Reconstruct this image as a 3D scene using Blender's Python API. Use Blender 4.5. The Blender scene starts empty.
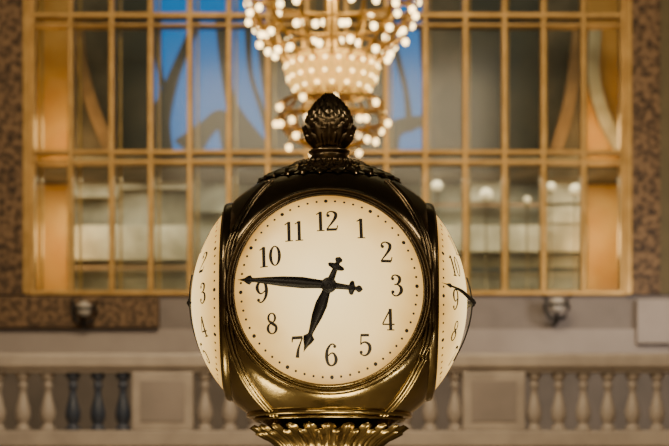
import bpy, math, random
from mathutils import Vector, Matrix
random.seed(4)
PI=math.pi; sin=math.sin; cos=math.cos; sqrt=math.sqrt
C=bpy.context.scene.collection
F=1858.0; EYE=1.6; HV=518.0; CU=334.5
def P(u,v,Y): return ((u-CU)/F*Y, Y, EYE+(HV-v)/F*Y)
def PX(u,Y): return (u-CU)/F*Y
def PZ(v,Y): return EYE+(HV-v)/F*Y

# ---------------- materials
def mat(name,c,rough=.6,metal=0.,c2=None,scale=5.,bump=0.,bscale=None,emit=None,es=0.,detail=4,ramp=(.35,.65),voro=False):
    m=bpy.data.materials.new(name); m.use_nodes=True
    n=m.node_tree.nodes; l=m.node_tree.links; b=n['Principled BSDF']
    b.inputs['Base Color'].default_value=(*c,1); b.inputs['Roughness'].default_value=rough; b.inputs['Metallic'].default_value=metal
    tc=n.new('ShaderNodeTexCoord')
    if c2 is not None:
        t=n.new('ShaderNodeTexVoronoi' if voro else 'ShaderNodeTexNoise'); t.inputs['Scale'].default_value=scale
        if not voro: t.inputs['Detail'].default_value=detail
        l.new(tc.outputs['Object'],t.inputs['Vector'])
        r=n.new('ShaderNodeValToRGB'); r.color_ramp.elements[0].position=ramp[0]; r.color_ramp.elements[1].position=ramp[1]
        r.color_ramp.elements[0].color=(*c,1); r.color_ramp.elements[1].color=(*c2,1)
        l.new(t.outputs[0],r.inputs[0]); l.new(r.outputs[0],b.inputs['Base Color'])
    if bump:
        t2=n.new('ShaderNodeTexVoronoi' if voro else 'ShaderNodeTexNoise'); t2.inputs['Scale'].default_value=bscale or scale
        l.new(tc.outputs['Object'],t2.inputs['Vector'])
        bp=n.new('ShaderNodeBump'); bp.inputs['Strength'].default_value=bump; bp.inputs['Distance'].default_value=.02
        l.new(t2.outputs[0],bp.inputs['Height']); l.new(bp.outputs[0],b.inputs['Normal'])
    if emit:
        b.inputs['Emission Color'].default_value=(*emit,1); b.inputs['Emission Strength'].default_value=es
    return m

def bronze_mat():
    m=bpy.data.materials.new('aged_bronze_low_glow'); m.use_nodes=True
    n=m.node_tree.nodes; l=m.node_tree.links; b=n['Principled BSDF']
    b.inputs['Metallic'].default_value=1
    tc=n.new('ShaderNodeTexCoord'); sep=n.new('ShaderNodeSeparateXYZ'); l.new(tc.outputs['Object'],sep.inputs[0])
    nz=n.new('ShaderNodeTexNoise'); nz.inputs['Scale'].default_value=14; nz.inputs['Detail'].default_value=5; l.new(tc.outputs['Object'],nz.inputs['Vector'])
    mr=n.new('ShaderNodeMapRange'); mr.inputs[1].default_value=-.04; mr.inputs[2].default_value=-.44; l.new(sep.outputs[2],mr.inputs[0])  # brassier lower half paints in glow off the lit floor; noise is patina
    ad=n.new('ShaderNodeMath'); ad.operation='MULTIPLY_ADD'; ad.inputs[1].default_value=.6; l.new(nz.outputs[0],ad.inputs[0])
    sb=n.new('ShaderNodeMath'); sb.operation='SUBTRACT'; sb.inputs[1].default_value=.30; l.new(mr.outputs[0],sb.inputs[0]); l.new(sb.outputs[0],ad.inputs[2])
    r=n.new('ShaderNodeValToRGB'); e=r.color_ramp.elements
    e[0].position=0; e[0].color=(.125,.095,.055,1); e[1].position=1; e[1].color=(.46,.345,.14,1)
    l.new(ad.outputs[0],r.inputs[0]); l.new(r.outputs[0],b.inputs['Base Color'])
    b.inputs['Roughness'].default_value=.21
    bp=n.new('ShaderNodeBump'); bp.inputs['Strength'].default_value=.2; bp.inputs['Distance'].default_value=.01
    l.new(nz.outputs[0],bp.inputs['Height']); l.new(bp.outputs[0],b.inputs['Normal'])
    return m
def dial_mat():
    m=bpy.data.materials.new('backlit_opal_glass'); m.use_nodes=True
    n=m.node_tree.nodes; l=m.node_tree.links; b=n['Principled BSDF']
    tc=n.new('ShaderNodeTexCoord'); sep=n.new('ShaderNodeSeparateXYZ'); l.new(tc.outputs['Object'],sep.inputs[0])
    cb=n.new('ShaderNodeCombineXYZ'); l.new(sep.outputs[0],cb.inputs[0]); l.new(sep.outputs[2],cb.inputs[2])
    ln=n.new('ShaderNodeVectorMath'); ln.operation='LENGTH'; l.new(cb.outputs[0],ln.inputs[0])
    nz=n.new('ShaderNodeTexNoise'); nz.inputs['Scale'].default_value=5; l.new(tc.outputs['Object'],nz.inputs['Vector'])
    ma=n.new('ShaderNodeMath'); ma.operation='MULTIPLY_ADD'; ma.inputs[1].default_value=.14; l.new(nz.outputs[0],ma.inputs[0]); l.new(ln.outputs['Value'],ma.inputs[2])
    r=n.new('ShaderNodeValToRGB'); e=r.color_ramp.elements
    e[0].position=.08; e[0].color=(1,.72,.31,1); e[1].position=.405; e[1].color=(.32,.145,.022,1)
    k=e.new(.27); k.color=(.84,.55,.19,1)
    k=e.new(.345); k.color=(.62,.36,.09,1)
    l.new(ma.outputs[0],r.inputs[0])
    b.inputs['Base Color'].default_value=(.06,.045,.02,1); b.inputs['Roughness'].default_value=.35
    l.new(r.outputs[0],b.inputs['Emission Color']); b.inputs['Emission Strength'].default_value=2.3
    return m
M={}
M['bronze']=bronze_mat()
M['dark_bronze']=mat('dark_bronze',(.11,.083,.048),.28,1,(.24,.18,.10),18,.1)
M['brass']=mat('brass_worn',(.24,.17,.07),.26,1,(.46,.34,.14),12,.1)
M['dial']=dial_mat()
M['black']=mat('black_enamel',(.006,.005,.005),.5)
M['paint']=mat('numeral_paint',(.02,.015,.012),.7)
M['gold']=mat('gilded_metal',(.38,.225,.06),.45,.55,(.50,.31,.10),3)
M['chgold']=mat('chandelier_gilding',(.44,.26,.06),.35,.85,(.62,.39,.11),6)
M['bulb']=mat('lit_bulb',(1,.85,.6),.4,emit=(1,.70,.28),es=8)
M['bulbsmall']=mat('lit_small_bulb',(1,.85,.6),.4,emit=(1,.70,.26),es=7)
M['bulbdim']=mat('lit_bulb_dimmer',(1,.85,.6),.4,emit=(1,.66,.24),es=6)
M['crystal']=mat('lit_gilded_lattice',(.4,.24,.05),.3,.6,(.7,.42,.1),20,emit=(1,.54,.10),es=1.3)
M['lampglass']=mat('lit_globe',(.6,.5,.36),.5,emit=(1,.74,.40),es=.32)
M['ornate']=mat('carved_bronze_panel',(.24,.145,.07),.6,.2,(.045,.025,.013),9,.9,16,detail=10,ramp=(.40,.60))
M['stone']=mat('warm_stone',(.34,.29,.25),.7,0,(.41,.355,.305),1.5,.05)
M['stone_lav']=mat('mauve_beige_stone',(.215,.185,.168),.7,0,(.27,.232,.21),1.2)
M['stone_pale']=mat('pale_ledge_stone',(.36,.31,.28),.7,0,(.42,.365,.33),1.2)
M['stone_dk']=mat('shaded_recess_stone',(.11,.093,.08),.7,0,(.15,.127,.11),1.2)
M['balstone']=mat('balustrade_marble',(.28,.242,.21),.5,0,(.38,.33,.285),2)
M['baldark']=mat('shadow_painted_marble',(.022,.032,.055),.4,0,(.045,.056,.09),3)  # shadow on three balusters, put into the marble colour
M['frost']=mat('frosted_white',(.6,.55,.48),.5)
M['olive']=mat('olive_plaster',(.12,.10,.05),.8,0,(.15,.12,.06),2)
M['floor']=mat('marble_floor',(.45,.37,.27),.25,0,(.55,.46,.34),2)
M['wallside']=mat('side_wall_stone',(.30,.23,.16),.8,0,(.36,.28,.2),1)
M['ceil']=mat('ceiling_plaster',(.16,.17,.12),.8,0,(.18,.18,.14),1)
M['amber']=mat('amber_stone',(.62,.28,.05),.6,0,(.74,.40,.11),1.2)
M['sky']=mat('dusk_sky_glazing',(.003,.01,.02),.6,emit=(.0,.24,.76),es=.78)
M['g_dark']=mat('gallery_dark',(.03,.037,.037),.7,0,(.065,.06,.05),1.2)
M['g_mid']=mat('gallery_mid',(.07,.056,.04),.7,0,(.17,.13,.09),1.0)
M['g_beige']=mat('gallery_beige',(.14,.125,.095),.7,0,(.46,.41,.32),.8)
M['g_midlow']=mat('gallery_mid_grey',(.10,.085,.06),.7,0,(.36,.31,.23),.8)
M['g_rib']=mat('arch_stone',(.24,.14,.07),.7,0,(.34,.20,.10),2)
M['g_ribpale']=mat('pale_arch_and_reflection',(.32,.27,.19),.7,0,(.62,.54,.41),1.3)
def glass():
    m=bpy.data.materials.new('clear_glazing'); m.use_nodes=True; n=m.node_tree.nodes; l=m.node_tree.links
    n.remove(n['Principled BSDF']); t=n.new('ShaderNodeBsdfTransparent'); g=n.new('ShaderNodeBsdfGlossy'); g.inputs['Roughness'].default_value=.15
    t.inputs[0].default_value=(.86,.90,.86,1)
    x=n.new('ShaderNodeMixShader'); x.inputs[0].default_value=.010; l.new(t.outputs[0],x.inputs[1]); l.new(g.outputs[0],x.inputs[2]); l.new(x.outputs[0],n['Material Output'].inputs[0])
    return m
M['glass']=glass()

# ---------------- mesh helper
class MB:
    def __init__(s): s.v=[]; s.f=[]
    def add(s,vs,fs):
        o=len(s.v); s.v+= [tuple(x) for x in vs]; s.f+=[tuple(i+o for i in f) for f in fs]; return s
    def box(s,x0,x1,y0,y1,z0,z1):
        return s.add([(x0,y0,z0),(x1,y0,z0),(x1,y1,z0),(x0,y1,z0),(x0,y0,z1),(x1,y0,z1),(x1,y1,z1),(x0,y1,z1)],
          [(0,3,2,1),(4,5,6,7),(0,1,5,4),(1,2,6,5),(2,3,7,6),(3,0,4,7)])
    def lathe(s,prof,n=48,axis='z',cx=0,cy=0,cz=0,caps=True):
        vs=[];fs=[];k=len(prof)
        for i in range(n):
            a=2*PI*i/n
            for r,h in prof:
                if axis=='z': vs.append((cx+r*cos(a),cy+r*sin(a),cz+h))
                else: vs.append((cx+r*cos(a),cy-h,cz+r*sin(a)))
        for i in range(n):
            j=(i+1)%n
            for q in range(k-1): fs.append((i*k+q,j*k+q,j*k+q+1,i*k+q+1))
        if caps:
            fs.append(tuple(i*k for i in range(n))[::-1]); fs.append(tuple(i*k+k-1 for i in range(n)))
        return s.add(vs,fs)
    def torus(s,R,r,cx,cy,cz,n=48,m=8):
        vs=[];fs=[]
        for i in range(n):
            a=2*PI*i/n
            for j in range(m):
                b=2*PI*j/m; vs.append((cx+(R+r*cos(b))*cos(a),cy+(R+r*cos(b))*sin(a),cz+r*sin(b)))
        for i in range(n):
            for j in range(m): fs.append((i*m+j,((i+1)%n)*m+j,((i+1)%n)*m+(j+1)%m,i*m+(j+1)%m))
        return s.add(vs,fs)
    def ball(s,c,r,n=12,m=8,sx=1,sz=1):
        vs=[];fs=[]
        for j in range(m+1):
            b=-PI/2+PI*j/m
            for i in range(n):
                a=2*PI*i/n; vs.append((c[0]+sx*r*cos(b)*cos(a),c[1]+sx*r*cos(b)*sin(a),c[2]+sz*r*sin(b)))
        for j in range(m):
            for i in range(n): fs.append((j*n+i,j*n+(i+1)%n,(j+1)*n+(i+1)%n,(j+1)*n+i))
        return s.add(vs,fs)
    def tube(s,pts,r,m=8):
        pts=[Vector(p) for p in pts]; vs=[];fs=[]
        for i,p in enumerate(pts):
            t=(pts[min(i+1,len(pts)-1)]-pts[max(i-1,0)]).normalized()
            up=Vector((0,0,1)) if abs(t.z)<.9 else Vector((1,0,0))
            a=t.cross(up).normalized(); b=t.cross(a)
            rr=r[i] if isinstance(r,(list,tuple)) else r
            for j in range(m): vs.append(p+a*rr*cos(2*PI*j/m)+b*rr*sin(2*PI*j/m))
        for i in range(len(pts)-1):
            for j in range(m): fs.append((i*m+j,i*m+(j+1)%m,(i+1)*m+(j+1)%m,(i+1)*m+j))
        fs.append(tuple(range(m))); fs.append(tuple((len(pts)-1)*m+j for j in range(m))[::-1])
        return s.add(vs,fs)
    def scale(s,prof,th,t0,t1,half,lift,n=8,m=6,tipout=0):
        vs=[];fs=[]
        for i in range(n+1):
            q=i/n; t=t0+(t1-t0)*q
            r,z=prof(t); r2,z2=prof(t+.004*(1 if t1>t0 else -1)); d=Vector((r2-r,z2-z))
            if d.length<1e-9: d=Vector((0,1))
            d.normalize(); nn=Vector((d.y,-d.x))
            if t1<t0: nn=-nn
            if nn.y<0 and z>.3 and r<.25 and d.y<0: nn=-nn
            w=half*(sqrt(max(0,1-((q-.35)/.65)**2)) if q>.35 else .75+.25*q/.35)
            w=max(w,half*.04)
            for j in range(m+1):
                x=-1+2*j/m
                h=lift*(.25+.75*q)*(1-.75*abs(x)**1.5)+ (lift*.45 if j==m//2 else 0) + tipout*q*q
                R=r+nn.x*h; Z=z+nn.y*h; a=th+w*x
                vs.append((R*cos(a),R*sin(a),Z))
        for i in range(n):
            for j in range(m): fs.append((i*(m+1)+j,i*(m+1)+j+1,(i+1)*(m+1)+j+1,(i+1)*(m+1)+j))
        return s.add(vs,fs)
    def build(s,name,m,parent=None,smooth=True,loc=(0,0,0)):
        me=bpy.data.meshes.new(name); me.from_pydata(s.v,[],s.f); me.update()
        if smooth: me.polygons.foreach_set('use_smooth',[True]*len(me.polygons))
        me.materials.append(m); o=bpy.data.objects.new(name,me); C.objects.link(o); o.location=loc
        if parent: o.parent=parent
        return o
def empty(name,loc,label=None,cat=None,group=None,kind=None,rz=0):
    o=bpy.data.objects.new(name,None); C.objects.link(o); o.location=loc; o.rotation_euler=(0,0,rz); o.empty_display_size=.1
    return tag(o,label,cat,group,kind)
def tag(o,label=None,cat=None,group=None,kind=None):
    if label: o['label']=label
    if cat: o['category']=cat
    if group: o['group']=group
    if kind: o['kind']=kind
    return o
def bevel(o,w=.005,seg=2):
    b=o.modifiers.new('Bevel','BEVEL'); b.width=w; b.segments=seg; return o
def pl(pr,t):
    t=max(0,min(1,t))*(len(pr)-1); i=min(int(t),len(pr)-2); q=t-i
    return (pr[i][0]*(1-q)+pr[i+1][0]*q, pr[i][1]*(1-q)+pr[i+1][1]*q)

# =====================================================  THE CLOCK
CY=6.45; CX=PX(329.2,CY); CZ=2.347
clock=empty('four_faced_clock',(CX,CY,0),'dark bronze and brass four-faced globe clock with glowing cream dials on a pedestal','clock')
Z0=Vector((0,0,CZ))
RD=.470; RR=.313
K0=sqrt(RD*RD-RR*RR)-.358
def S(rho): return sqrt(max(.0001,RD*RD-rho*rho))-K0
def body(az,t):
    rb=.487
    if t<0: rb-=.010*min(1,max(0,-t-.5)*2)
    else: rb-=.006*max(0,sin(2*t))
    return rb*cos(t), rb*sin(t)*(1-.02*max(0,sin(t)))
b=MB(); n=128; m=72; vs=[];fs=[]; CL=.339
def cl(x):
    ax=abs(x); k=CL-.02
    if ax<k: return x
    return math.copysign(k+.02*math.tanh((ax-k)/.02),x)
for j in range(m+1):
    t=-PI*.40+PI*.86*j/m
    for i in range(n):
        a=2*PI*i/n; r,z=body(a,t)
        vs.append((cl(r*cos(a)),cl(r*sin(a)),z))
for j in range(m):
    for i in range(n): fs.append((j*n+i,j*n+(i+1)%n,(j+1)*n+(i+1)%n,(j+1)*n+i))
fs.append(tuple(range(n))[::-1]); fs.append(tuple(m*n+i for i in range(n)))
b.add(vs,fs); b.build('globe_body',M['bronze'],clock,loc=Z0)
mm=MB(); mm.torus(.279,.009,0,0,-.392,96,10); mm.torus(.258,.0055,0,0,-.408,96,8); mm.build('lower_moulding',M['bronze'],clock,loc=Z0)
for k in range(4):
    az=PI/4+k*PI/2; mm=MB()
    for off,rr in ((-.016,.005),(0,.008),(.016,.005)):
        pts=[]
        for i in range(41):
            t=math.radians(-58+112*i/40); r,z=body(az,t)
            r=min(r,.339*1.4142*.985)
            pts.append((r*cos(az)-off*sin(az),r*sin(az)+off*cos(az),z*1.004))
        mm.tube(pts,rr,8)
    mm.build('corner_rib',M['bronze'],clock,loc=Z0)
# ---- glyphs
def cr(pts,n=8):
    out=[];q=[pts[0]]+list(pts)+[pts[-1]]
    for i in range(1,len(q)-2):
        for k in range(n):
            t=k/n; o=[]
            for d in range(3):
                a,b_,c,e=q[i-1][d],q[i][d],q[i+1][d],q[i+2][d]
                o.append(.5*((2*b_)+(-a+c)*t+(2*a-5*b_+4*c-e)*t*t+(-a+3*b_-3*c+e)*t**3))
            out.append(tuple(o))
    out.append(pts[-1]); return out
def G_stroke(pts,straight=False):
    p=cr(pts) if not straight else [tuple(pts[0][d]+(pts[-1][d]-pts[0][d])*i/6 for d in range(3)) for i in range(7)]
    vs=[];fs=[]
    for i in range(len(p)):
        a=p[max(i-1,0)];c=p[min(i+1,len(p)-1)]; dx,dy=c[0]-a[0],c[1]-a[1]; L=sqrt(dx*dx+dy*dy) or 1; nx,ny=-dy/L,dx/L; w=(p[i][2]*1.05+.016)/2
        vs+=[(p[i][0]+nx*w,p[i][1]+ny*w),(p[i][0]-nx*w,p[i][1]-ny*w)]
    for i in range(len(p)-1): fs.append((2*i,2*i+1,2*i+3,2*i+2))
    return vs,fs
def G_disc(x,y,r,n=16): return [(x+r*cos(2*PI*i/n),y+r*sin(2*PI*i/n)) for i in range(n)],[tuple(range(n))]
def G_ring(x,y,rx,ry,wx,wy,n=36):
    wx=wx*1.05+.012; wy=wy+.018
    vs=[];fs=[]
    for i in range(n):
        a=2*PI*i/n; vs+=[(x+rx*cos(a),y+ry*sin(a)),(x+(rx-wx)*cos(a),y+(ry-wy)*sin(a))]
    for i in range(n): j=(i+1)%n; fs.append((2*i,2*i+1,2*j+1,2*j))
    return vs,fs
six=[G_stroke([(.49,.88,.04),(.40,.975,.045),(.26,.95,.06),(.11,.72,.11),(.07,.40,.135),(.13,.12,.10),(.28,.02,.05),(.44,.11,.10),(.50,.31,.135),(.42,.53,.08),(.29,.58,.045),(.13,.46,.04)]),G_disc(.455,.875,.075)]
GL={
'0':([G_ring(.29,.5,.28,.49,.13,.04)],.62),
'1':([G_stroke([(.24,.98,.13),(.24,.02,.13)],True),G_stroke([(.27,.97,.05),(.05,.84,.04)],True),G_stroke([(.06,.018,.036),(.42,.018,.036)],True)],.47),
'2':([G_disc(.125,.76,.08),G_stroke([(.06,.77,.04),(.12,.92,.05),(.28,.975,.05),(.46,.87,.12),(.46,.68,.13),(.33,.45,.09),(.14,.2,.05),(.04,.05,.04)]),G_stroke([(.03,.055,.11),(.50,.055,.11)],True),G_stroke([(.50,.05,.04),(.55,.26,.035)],True)],.60),
'3':([G_disc(.125,.80,.075),G_stroke([(.07,.82,.04),(.14,.94,.05),(.28,.975,.05),(.44,.87,.12),(.43,.67,.12),(.30,.545,.05),(.19,.535,.035)]),G_stroke([(.19,.535,.035),(.35,.53,.05),(.50,.40,.12),(.50,.2,.135),(.34,.03,.06),(.18,.02,.05),(.06,.13,.04)]),G_disc(.115,.185,.08)],.6),
'4':([G_stroke([(.39,.98,.13),(.39,.02,.13)],True),G_stroke([(.39,.96,.05),(.02,.29,.045)],True),G_stroke([(.01,.27,.05),(.58,.27,.05)],True),G_stroke([(.22,.018,.036),(.56,.018,.036)],True)],.62),
'5':([G_stroke([(.12,.93,.10),(.50,.93,.10)],True),G_stroke([(.135,.97,.045),(.105,.50,.04)],True),G_stroke([(.10,.50,.04),(.20,.595,.05),(.34,.61,.07),(.50,.49,.12),(.52,.29,.135),(.42,.09,.09),(.25,.02,.05),(.07,.11,.04)]),G_disc(.115,.165,.075)],.6),
'6':(six,.6),
'7':([G_stroke([(.05,.92,.12),(.54,.92,.12)],True),G_stroke([(.065,.93,.05),(.05,.72,.04)],True),G_stroke([(.53,.90,.045),(.42,.66,.06),(.31,.36,.10),(.26,.02,.15)])],.58),
'8':([G_ring(.29,.745,.21,.24,.09,.04),G_ring(.29,.265,.26,.265,.11,.04),G_stroke([(.14,.62,.06),(.30,.50,.12),(.46,.36,.09)])],.6),
'9':([([(.58-x,1-y) for x,y in v],f) for v,f in six],.6),
}
def numeral_mb(txt,cx,cz,H,off=.0016):
    W=sum(GL[c][1] for c in txt)-.04; x=-W/2; mb=MB()
    for c in txt:
        for v,f in GL[c][0]:
            vs=[]
            for gx,gy in v:
                X=cx+(x+gx)*H*1.02; Z=cz+(gy-.5)*H; vs.append((X,-(S(sqrt(X*X+Z*Z))+off),Z))
            mb.add(vs,f)
        x+=GL[c][1]
    return mb
def hand_mb(prof,ang,off,sc,hub,thick=.004,wk=1.22,fall=.16):
    p=[]
    for i in range(len(prof)-1):
        for k in range(4):
            t=k/4; p.append((prof[i][0]*(1-t)+prof[i+1][0]*t,prof[i][1]*(1-t)+prof[i+1][1]*t))
    p.append(prof[-1]); dx,dz=sin(ang),cos(ang); mb=MB(); vs=[];fs=[]
    for s_,w in p:
        s1=s_*sc; w=max(w*wk,.15)*sc
        cx_,cz_=dx*s1,dz*s1; rho=min(abs(s1),.30)
        d=S(rho)+.005+max(0,off-.005)*max(0,1-rho/fall)
        for sg,dd in ((1,0),(0,thick),(-1,0)):
            vs.append((cx_+dz*w*sg,-(d+dd),cz_-dx*w*sg))
        vs.append((cx_,-(d-thick*.5),cz_))
    for i in range(len(p)-1):
        for j in range(4): fs.append((i*4+j,i*4+(j+1)%4,i*4+4+(j+1)%4,i*4+4+j))
    mb.add(vs,fs); a=S(0)+off
    mb.lathe([(hub*sc,a-.003),(hub*sc,a+.003),(hub*sc*.8,a+.006),(hub*sc*.35,a+.007)],24,'y')
    return mb
HOUR=[(-30.5,0),(-29,2.6),(-26.8,3.2),(-24.5,1.8),(-23,2.0),(-21.6,6.2),(-19.8,7.2),(-18,6.0),(-16.6,2.2),(-10,2.6),(0,3.4),(8,3.5),(20,5.0),(32,4.4),(43,2.8),(49,2.0),(51,2.2),(54,4.8),(58,3.8),(63,1.6),(69,0)]
MINU=[(-34,0),(-32,2.3),(-29.5,3.0),(-27.3,1.7),(-26,1.8),(-24.6,5.4),(-22.6,6.0),(-20.8,5),(-19.6,2.1),(-10,2.5),(0,3.4),(10,3.6),(26,4.7),(46,4.2),(62,3.0),(74,1.9),(77,1.9),(79,4.0),(82,3.3),(85,1.5),(92,0)]
BZ=[(.306,.330),(.308,.352),(.311,.361),(.3145,.364),(.318,.360),(.320,.352),(.3235,.348),(.327,.351),(.331,.357),(.335,.358),(.339,.353),(.342,.344),(.343,.333),(.341,.318),(.336,.300)]
for k in range(4):
    rz=k*PI/2; roll=-math.radians(2.0)
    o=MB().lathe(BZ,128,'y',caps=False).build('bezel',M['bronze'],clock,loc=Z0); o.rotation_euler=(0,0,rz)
    o2=MB().lathe([(.3085,.345),(.3070,.357),(.3095,.362),(.312,.360)],96,'y',caps=False).build('inner_rim',M['brass'],o)
    prof=[(max(.0005,RR*i/24),S(RR*i/24)) for i in range(25)]
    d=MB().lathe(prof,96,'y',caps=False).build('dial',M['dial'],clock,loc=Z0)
    d.rotation_euler=(Matrix.Rotation(rz,3,'Z')@Matrix.Rotation(roll,3,'Y')).to_euler()
    d['label']='glowing cream glass dial with black numerals'
    for h in range(1,13):
        a=h*PI/6; R=.2185 if h not in (10,11,12) else .2165
        nm=numeral_mb(str(h),R*sin(a),R*cos(a)-(.006 if h==9 else 0),.0695).build('numeral',M['paint'],d,smooth=False)
        nm['label']='black serif numeral %d'%h
    tr=MB()
    for i in range(60):
        a=i*PI/30; r=.0064 if i%5==0 else .0040; R=.288
        v,f=G_disc(0,0,r,10)
        vs=[(R*sin(a)+x,-(S(sqrt((R*sin(a)+x)**2+(R*cos(a)+z)**2))+.0016),R*cos(a)+z) for x,z in v]; tr.add(vs,f)
    tr.build('minute_track',M['paint'],d,smooth=False)
    off={0:.018,1:.022,2:.02,3:.007}[k]; wk=1.22 if k in (0,2) else .6
    am=math.atan2(-89,9.5)-roll; ah=math.atan2(-25,-64)-roll
    hand_mb(HOUR,ah,off*.8,1/307,7.8 if wk>1 else 5,wk=wk,fall=.16 if k!=1 else .2).build('hour_hand',M['black'],d)
    hand_mb(MINU,am,off,1/307,6 if wk>1 else 4,wk=wk,fall=.16 if k!=1 else .11).build('minute_hand',M['black'],d)
    MB().lathe([(.006,S(0)-.005),(.006,S(0)+off+.008),(.003,S(0)+off+.010)],16,'y').build('arbor',M['black'],d)
# top leaf dome
def domeP(t):
    r,z=body(0,PI/2-(.17+.38*t)); return (r*1.006,z*1.006)
mb=MB(); mb.lathe([domeP(i/10*.97) for i in range(11)],64,caps=False)
for row,(a,b2) in enumerate(((.62,1.0),(.36,.80),(.10,.55))):
    N=26
    for i in range(N): mb.scale(domeP,2*PI*(i+.5*(row%2))/N,a,b2,PI/N*.94,.008)
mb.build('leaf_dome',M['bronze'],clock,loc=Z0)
mb=MB(); mb.lathe([(.155,.446),(.140,.462),(.118,.471),(.098,.479),(.082,.488),(.070,.498),(.062,.508),(.062,.513),(.070,.518),(.072,.524),(.064,.529),(.046,.537)],64)
for i in range(40): a=2*PI*i/40; mb.ball((.122*cos(a),.122*sin(a),.474),.0085,8,6)
mb.build('neck',M['dark_bronze'],clock,loc=Z0)
# finial
FP=[(.036,.530),(.054,.546),(.071,.570),(.0805,.600),(.079,.628),(.069,.656),(.051,.684),(.031,.704),(.014,.718),(.003,.728)]
finP=lambda t: pl(FP,t)
mb=MB(); mb.lathe([finP(i/36) for i in range(37)],48)
for rI in range(10):
    t0=.30+.062*rI; N=14 if rI<6 else (11 if rI<8 else 8)
    for i in range(N): mb.scale(finP,2*PI*(i+.5*(rI%2))/N,t0,min(.99,t0+.10),PI/N*.9,.006,6,4)
fo=mb.build('finial',M['dark_bronze'],clock,loc=Z0)
mb=MB()
for rI,(t0,t1) in enumerate(((.02,.38),(.0,.26))):
    for i in range(12): mb.scale(finP,2*PI*(i+.5*rI)/12,t0,t1,PI/12*.98,.009,8,6,.002)
mb.torus(.079,.005,0,0,.592,48,8)
mb.build('leaf_cup',M['dark_bronze'],fo)
# bottom leaf collar
CP=[(.165,-.525),(.175,-.495),(.200,-.470),(.228,-.450),(.246,-.433),(.257,-.419)]
colP=lambda t: pl(CP,t)
mb=MB(); mb.lathe([colP(i/20*.74) for i in range(21)],96,caps=False)
for rI,(t0,t1,N) in enumerate(((.15,.99,24),(.05,.74,24))):
    for i in range(N): mb.scale(colP,2*PI*(i+.5*(rI%2))/N,t0,t1,PI/N*.92,.013,8,6,.008)
mb.build('leaf_collar',M['brass'],clock,loc=Z0)
mb=MB(); zt=CZ
mb.lathe([(.30,0),(.30,.08),(.26,.12),(.14,.16),(.085,.24),(.075,.30),(.075,zt-.75),(.085,zt-.70),(.13,zt-.66),(.15,zt-.62),(.12,zt-.58),(.16,zt-.55),(.168,zt-.53),(.168,zt-.505),(.15,zt-.46)],64)
mb.build('pedestal',M['dark_bronze'],clock)

# =====================================================  BALUSTRADE (Y = 30)
YB=30.; bx=lambda u:PX(u,YB); bz=lambda v:PZ(v,YB)
bal=empty('stone_balustrade',(0,YB,2.75),'pale stone balustrade with turned balusters and square piers along the balcony edge','balustrade')
def local(o,par): o.location=Vector(o.location)-Vector(par.location); return o
def bbox(name,m,par,x0,x1,y0,y1,z0,z1,w=.02):
    o=MB().box(x0,x1,y0,y1,z0,z1).build(name,m,par,smooth=False); local(o,par)
    if w: bevel(o,w)
    return o
zr0,zr1=bz(373),bz(354); zb=bz(431)
bbox('handrail',M['balstone'],bal,-8,8,YB-.22,YB+.22,zr0+.06,zr1,.05)
bbox('handrail_moulding',M['balstone'],bal,-8,8,YB-.16,YB+.16,zr0,zr0+.06)
bbox('plinth',M['balstone'],bal,-8,8,YB-.2,YB+.2,2.75,zb)
for (u0,u1) in ((133,194),(462,524)):
    bbox('pier',M['balstone'],bal,bx(u0),bx(u1),YB-.19,YB+.19,zb,zr0)
    bbox('pier_panel',M['stone_lav'],bal,bx(u0)+.14,bx(u1)-.14,YB-.205,YB-.17,zb+.14,zr0-.14,.008)
h=zr0-zb
bp=[(.12,0),(.12,.07),(.085,.08),(.07,.12),(.10,.16),(.125,.26),(.12,.36),(.085,.50),(.058,.62),(.052,.72),(.075,.75),(.075,.80),(.055,.83),(.07,.88),(.115,.92),(.115,1.0)]
first=None
us=[-52+25*i for i in range(8)]+[205+25*i for i in range(11)]+[534+24.6*i for i in range(9)]
for u in us:
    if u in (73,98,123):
        o=MB().lathe([(r,z*h) for r,z in bp],20).build('baluster',M['baldark'],bal); o['label']='baluster in painted blue-black shadow'
    elif first is None:
        first=MB().lathe([(r,z*h) for r,z in bp],20).build('baluster',M['balstone'],bal); o=first
    else:
        o=first.copy(); C.objects.link(o); o.parent=bal
    o.location=(bx(u),0,zb-2.75)
def struct(name,m,x0,x1,y0,y1,z0,z1,par=None):
    o=MB().box(x0,x1,y0,y1,z0,z1).build(name,m,par,smooth=False)
    if par: local(o,par)
    else: o['kind']='structure'
    return o
struct('wall_balcony',M['stone'],-14,14,YB-.12,YB+.12,0,2.75)
struct('floor_balcony',M['stone_dk'],-14,14,YB+.12,39.9,2.6,2.75)
struct('floor',M['floor'],-14,14,-12,44.5,-.1,0)
struct('wall_left',M['wallside'],-14.2,-14,-12,44.5,0,16)
struct('wall_right',M['wallside'],14,14.2,-12,44.5,0,16)
struct('wall_front',M['wallside'],-14,14,-12.2,-12,0,16)
struct('ceiling',M['ceil'],-14,14,-12,44.5,16,16.2)
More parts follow.
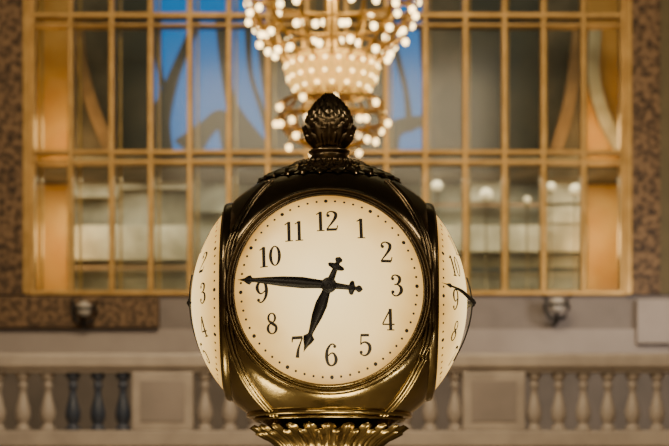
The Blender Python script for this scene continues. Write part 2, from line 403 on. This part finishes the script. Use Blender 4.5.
# =====================================================  BACK WALL + WINDOW (Y = 40)
YW=40.; wx=lambda u:PX(u,YW); wz=lambda v:PZ(v,YW)
zs=wz(295)
struct('wall_back',M['stone_lav'],-14,14,YW,YW+.5,wz(362),zs)
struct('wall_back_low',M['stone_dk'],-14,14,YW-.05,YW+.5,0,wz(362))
struct('wall_back_left',M['ornate'],-14,wx(28),YW-.15,YW+.5,zs,16)
struct('wall_back_right',M['ornate'],wx(629),wx(659),YW-.15,YW+.5,zs,16)
struct('wall_back_far_right',M['olive'],wx(659),14,YW-.1,YW+.5,zs,16)
struct('trim_1',M['ornate'],-14,wx(160),YW-.45,YW,wz(329),wz(299))
struct('trim_2',M['stone_pale'],wx(634),14,YW-.45,YW,wz(345),wz(302))
struct('trim_3',M['stone_pale'],-14,14,YW-.2,YW,wz(360),wz(330))
struct('trim_4',M['gold'],wx(25),wx(31),YW-.25,YW+.3,zs,16)
struct('trim_5',M['gold'],wx(624),wx(630),YW-.25,YW+.3,zs,16)
win=empty('window_1',(0,YW,zs),kind='structure')
edges=[32,71,112,151,190,229,268,307,346,386,425,465,504,543,583,623]
def wb(name,m,x0,x1,y0,y1,z0,z1,w=.02): return bbox(name,m,win,x0,x1,y0,y1,z0,z1,w)
for i,u in enumerate(edges):
    hw=2.6 if i not in (0,15) else 3.5
    wb('mullion',M['gold'],wx(u-hw),wx(u+hw),YW-.12,YW+.25,zs,15.5)
    wb('inner_mullion',M['gold'],wx(u+5),wx(u+7),YW+.45,YW+.6,zs,15.5,.01)
for v0,v1 in ((14,19),(151,155),(161,165),(291,296),(25,28),(-40,-34),(-125,-119)):
    wb('transom',M['gold'],wx(30),wx(626),YW-.14,YW+.2,wz(v1),wz(v0))
g=wb('glazing',M['glass'],wx(32),wx(623),YW+.05,YW+.06,zs,15.5,0)
YG=42.6
gal=empty('wall_gallery',(0,YG,zs),kind='structure')
gx=lambda u:PX(u,YG); gz=lambda v:PZ(v,YG)
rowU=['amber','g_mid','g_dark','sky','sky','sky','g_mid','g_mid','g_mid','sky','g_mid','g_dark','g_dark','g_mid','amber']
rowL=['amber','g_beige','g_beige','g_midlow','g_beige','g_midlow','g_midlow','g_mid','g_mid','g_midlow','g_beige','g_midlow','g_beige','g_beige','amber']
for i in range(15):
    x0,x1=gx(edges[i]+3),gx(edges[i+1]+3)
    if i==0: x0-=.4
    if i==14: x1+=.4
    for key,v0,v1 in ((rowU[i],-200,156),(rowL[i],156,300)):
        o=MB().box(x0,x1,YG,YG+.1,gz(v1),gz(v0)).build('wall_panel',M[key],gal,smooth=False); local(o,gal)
struct('floor_gallery',M['g_mid'],-7.2,7.2,YW+.62,YG,wz(163),wz(158))
zgl=zs-.02
struct('floor_gallery_low',M['g_beige'],-7.2,7.2,YW+.62,YG,zs-.2,zgl)
def band(pts,w,Y,m,name='arch_rib'):
    mb=MB(); p=cr([(q[0],q[1],q[2] if len(q)>2 else w) for q in pts],6)
    L=[];R=[]
    for i in range(len(p)):
        a=p[max(i-1,0)];c=p[min(i+1,len(p)-1)]; dx,dy=c[0]-a[0],c[1]-a[1]; l_=sqrt(dx*dx+dy*dy); nx,ny=-dy/l_*p[i][2]/2,dx/l_*p[i][2]/2
        L.append(P(p[i][0]+nx,p[i][1]+ny,Y)); R.append(P(p[i][0]-nx,p[i][1]-ny,Y))
    vs=[];fs=[]
    for a,b_ in zip(L,R): vs+=[a,b_,(b_[0],Y+.25,b_[2]),(a[0],Y+.25,a[2])]
    for i in range(len(L)-1):
        for j in range(4): fs.append((i*4+j,i*4+(j+1)%4,i*4+4+(j+1)%4,i*4+4+j))
    fs+=[(0,1,2,3),(len(vs)-1,len(vs)-2,len(vs)-3,len(vs)-4)]
    mb.add(vs,fs); o=mb.build(name,m,gal,smooth=False); local(o,gal)
Y2=42.2
band([(76,20),(80,60),(92,105),(110,150)],12,Y2,M['g_rib'])
band([(158,152,30),(160,118,20),(174,74,10),(188,40,8),(196,20,8)],22,Y2,M['g_dark'])
band([(156,20,10),(158,60,6),(164,90,4)],6,Y2-.1,M['g_dark'])
band([(222,20,14),(224,60,10),(232,105,12),(256,152,30)],12,Y2,M['g_dark'])
band([(186,150,30),(206,128,16),(222,118,16),(234,150,24)],14,Y2-.05,M['g_dark'])
band([(248,20,8),(250,70,5),(262,110,6),(274,150,10)],14,Y2-.1,M['g_dark'])
band([(262,25),(268,80),(280,150)],14,Y2,M['g_mid'])
band([(384,152,30),(396,128,16),(424,120,10)],10,Y2,M['g_dark'])
band([(424,25),(428,80),(440,150)],10,Y2,M['g_mid'])
band([(390,20,8),(396,50,6),(406,90,5),(410,130,8)],6,Y2,M['g_dark'])
band([(556,150),(570,100),(580,25)],12,Y2,M['g_rib'])
band([(596,25),(594,75),(604,115),(622,150)],12,Y2,M['g_ribpale'])
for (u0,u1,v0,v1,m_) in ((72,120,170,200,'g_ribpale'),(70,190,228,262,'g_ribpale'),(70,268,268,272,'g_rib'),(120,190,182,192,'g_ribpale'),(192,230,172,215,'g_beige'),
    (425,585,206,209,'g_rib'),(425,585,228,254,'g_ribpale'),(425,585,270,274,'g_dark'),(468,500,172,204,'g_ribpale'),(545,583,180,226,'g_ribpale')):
    o=MB().box(gx(u0),gx(u1),Y2,Y2+.1,gz(v1),gz(v0)).build('rail_reflection_strip',M[m_],gal,smooth=False); local(o,gal)  # wide pale strips paint reflections in the panes; thin ones are rails
lamps=[(397,171,.09,'half hidden beside the clock dome'),(437,186,.12,'first clear one right of the clock'),(486,195,.15,'lowest and largest of the row'),(527,200,.08,'smallest, in the middle of the right-hand row'),(551,187,.10,'second from the amber end panel'),(575,190,.13,'closest to the amber end panel')]
for u,v,rr,t in lamps:
    x,y,z=P(u,v,41.6)
    e=empty('gallery_lamp',(x,y,zgl),'glowing globe lamp behind the lower window, '+t,'lamp','globe lamps in the gallery behind the lower windows')
    MB().ball((0,0,z-zgl),rr,16,10).build('globe',M['lampglass'],e)
    MB().lathe([(.12,0),(.12,.03),(.018,.05),(.015,z-zgl-.16),(.05,z-zgl-.14),(.05,z-zgl-.07)],12).build('post',M['dark_bronze'],e)
for u,v,t in ((84,309,'on the ornate ledge at the left'),(557,305,'under the right part of the window')):
    x,y,z=P(u,v,39.35)
    e=empty('wall_sconce',(x,y,z),'round frosted wall light on a dark bracket '+t,'wall light','round lights below the window')
    MB().ball((0,0,0),.16,20,12).build('globe',M['frost'],e)
    MB().tube([(0,0,-.14),(0,0,-.3),(0,.2,-.36),(0,.65,-.36)],.045).build('bracket',M['black'],e)
    MB().torus(.165,.035,0,0,0,32,8).build('band',M['black'],e)
    for sg in (-1,1):
        MB().tube([(0,.05,-.3),(sg*.16,.05,-.26),(sg*.26,.05,-.05),(sg*.2,.05,.12),(sg*.30,.05,.2)],.04).build('scroll_arm',M['black'],e)

# =====================================================  CHANDELIER
YC=22.; s=YC/F
chx=PX(332,YC)
ch=empty('chandelier',(chx,YC,PZ(150,YC)),'large gilded chandelier with tiers of glowing round bulbs above the clock','chandelier')
cb=PZ(150,YC)
prof_up=[(88,-40),(88,-15),(84,8),(77,28),(65,44),(52,56),(46,66)]
prof_lo=[(38,95),(50,106),(54,120),(46,134),(30,143),(12,149)]
zz=lambda v:PZ(v,YC)-cb
MB().lathe([(24*s,zz(98)),(30*s,zz(96)),(35*s,zz(88)),(39*s,zz(76)),(40*s,zz(66)),(34*s,zz(62)),(16*s,zz(56)),(8*s,zz(40)),(8*s,zz(-60))],48).build('hub',M['chgold'],ch)
lb=MB()
BP=[(28,97),(34,90),(39,80),(42,70),(41,63)]
bandP=lambda t:(pl(BP,t)[0]*s, zz(pl(BP,t)[1]))
for rI,(a,c) in enumerate(((.0,.5),(.25,.75),(.5,1.0))):
    for i in range(24): lb.scale(bandP,2*PI*(i+.5*rI)/24,a,c,PI/24*.85,.05,6,4)
lb.build('glowing_bowl',M['crystal'],ch)
MB().torus(43*s,.03,0,0,zz(62),48,8).build('bowl_rim',M['crystal'],ch)
small=None
for v,N in ((68,22),(80,20),(90,16)):
    r=bandP(1-(v-63)/34)[0]+.06
    for i in range(N):
        a=2*PI*(i+(.5 if v==80 else 0))/N
        if small is None: small=MB().ball((0,0,0),.021,10,6).build('small_bulb',M['bulbsmall'],ch); o=small
        else: o=small.copy(); C.objects.link(o); o.parent=ch
        o.location=(r*cos(a),r*sin(a),zz(v))
MB().tube([(0,0,zz(-60)),(0,0,16-cb)],.05,12).build('stem',M['chgold'],ch)
MB().lathe([(.3,15.8-cb),(.3,16-cb)],24).build('ceiling_rose',M['chgold'],ch)
MB().lathe([(2*s,zz(156)),(7*s,zz(152)),(10*s,zz(148)),(4*s,zz(142))],20).build('drop',M['chgold'],ch)
for pr in (prof_up,prof_lo):
    for i in range(16):
        a=2*PI*i/16; pts=[(r*s*cos(a),r*s*sin(a),zz(v)) for r,v in pr]
        MB().tube(pts,.022 if pr is prof_up else .015,6).build('rib',M['chgold'],ch)
bulb=None; sock=None; bulb2=None
tiers=[(84,-8,20),(81,14,20),(71,34,17),(56,50,12),(50,104,8),(54,120,10),(42,137,7)]
for q,(r,v,N) in enumerate(tiers):
    MB().torus(r*s,.022,0,0,zz(v),48,8).build('ring',M['chgold'],ch)
    for i in range(N):
        a=2*PI*(i+.5*(q%2)+random.uniform(-.18,.18))/N+.1
        if bulb is None:
            bulb=MB().ball((0,0,-.03),.037,12,8,1,1.15).build('bulb',M['bulb'],ch); o=bulb
            sock=MB().lathe([(.012,-.005),(.022,0),(.022,.03),(.012,.045)],10).build('socket',M['chgold'],bulb)
        else:
            if v>100:
                if bulb2 is None:
                    o=MB().ball((0,0,-.03),.037,12,8,1,1.15).build('bulb',M['bulbdim'],ch); bulb2=o
                else: o=bulb2.copy(); C.objects.link(o); o.parent=ch
            else:
                o=bulb.copy(); C.objects.link(o); o.parent=ch
            k=sock.copy(); C.objects.link(k); k.parent=o
        dz=random.uniform(-.05,.03)
        o.location=((r*s+.03)*cos(a),(r*s+.03)*sin(a),zz(v)-.03+dz)

# =====================================================  LIGHTS
def area(name,loc,target,size,power,col,sy=None):
    l=bpy.data.lights.new(name,'AREA'); l.energy=power; l.color=col; l.size=size
    if sy: l.shape='RECTANGLE'; l.size_y=sy
    o=bpy.data.objects.new(name,l); C.objects.link(o); o.location=loc
    o.rotation_euler=(Vector(target)-Vector(loc)).to_track_quat('-Z','Y').to_euler(); return o
def point(name,loc,power,col,r=.2):
    l=bpy.data.lights.new(name,'POINT'); l.energy=power; l.color=col; l.shadow_soft_size=r
    o=bpy.data.objects.new(name,l); C.objects.link(o); o.location=loc; return o
area('hall_wash',(0,20,14.5),(0,40,6),10,2900,(1,.77,.49),4)
area('gallery_upper_light',(0,41.3,15.2),(0,41.6,9),13,120,(1,.88,.66),1)
area('gallery_lower_light',(0,41.3,wz(163)-.12),(0,41.6,6.4),13,290,(1,.88,.66),1)
for x in (wx(50),wx(604)):
    point('end_panel_light',(x,41.5,wz(120)),85,(1,.60,.24),.4); point('end_panel_light',(x,41.5,wz(230)),70,(1,.60,.24),.4)
area('balcony_light',(7,34,6.2),(4.5,39.5,5.2),1.5,180,(1,.88,.78))
area('hall_front_light',(-4,-6,9),(0,6.4,2.3),3,220,(1,.80,.58))
for x in (-9,-3,3,9):
    area('reflection_strip_light',(x,-11.5,7.5),(x,6,5),1.4,170,(1,.80,.55),7)  # unseen strips added behind the camera for crisp reflections in the bronze
area('upper_left_highlight',(-3.2,4.2,5.6),(0,6.4,2.7),.9,50,(1,.82,.58))  # unseen light added high up for highlights on the dark upper case
area('upper_right_highlight',(3.0,4.6,5.2),(0,6.4,2.7),.6,32,(1,.82,.58))  # right-hand counterpart, also added for highlights
area('low_glow',(.2,5.3,.5),(0,6.3,2.0),.7,24,(1,.82,.50))  # unseen upward light added for the gold glow on the lower body
area('low_glow_side',(-1.1,6.2,.7),(0,6.5,2.0),.5,9,(1,.82,.50))  # small unseen light added low down to vary the reflections
area('low_glow_right',(1.3,4.9,.9),(0,6.5,2.0),.25,8,(1,.86,.6))  # another added low light for reflection variety
w=bpy.data.worlds.new('World'); bpy.context.scene.world=w; w.use_nodes=True
w.node_tree.nodes['Background'].inputs[0].default_value=(.05,.10,.22,1); w.node_tree.nodes['Background'].inputs[1].default_value=.4
# =====================================================  CAMERA
cam=bpy.data.cameras.new('Camera'); co=bpy.data.objects.new('Camera',cam); C.objects.link(co)
co.location=(0,0,EYE); co.rotation_euler=(PI/2,0,0); cam.lens=100; cam.sensor_width=36; cam.shift_y=(HV-223)/669
cam.clip_end=200; cam.dof.use_dof=True; cam.dof.focus_distance=6.02; cam.dof.aperture_fstop=4.3
bpy.context.scene.camera=co
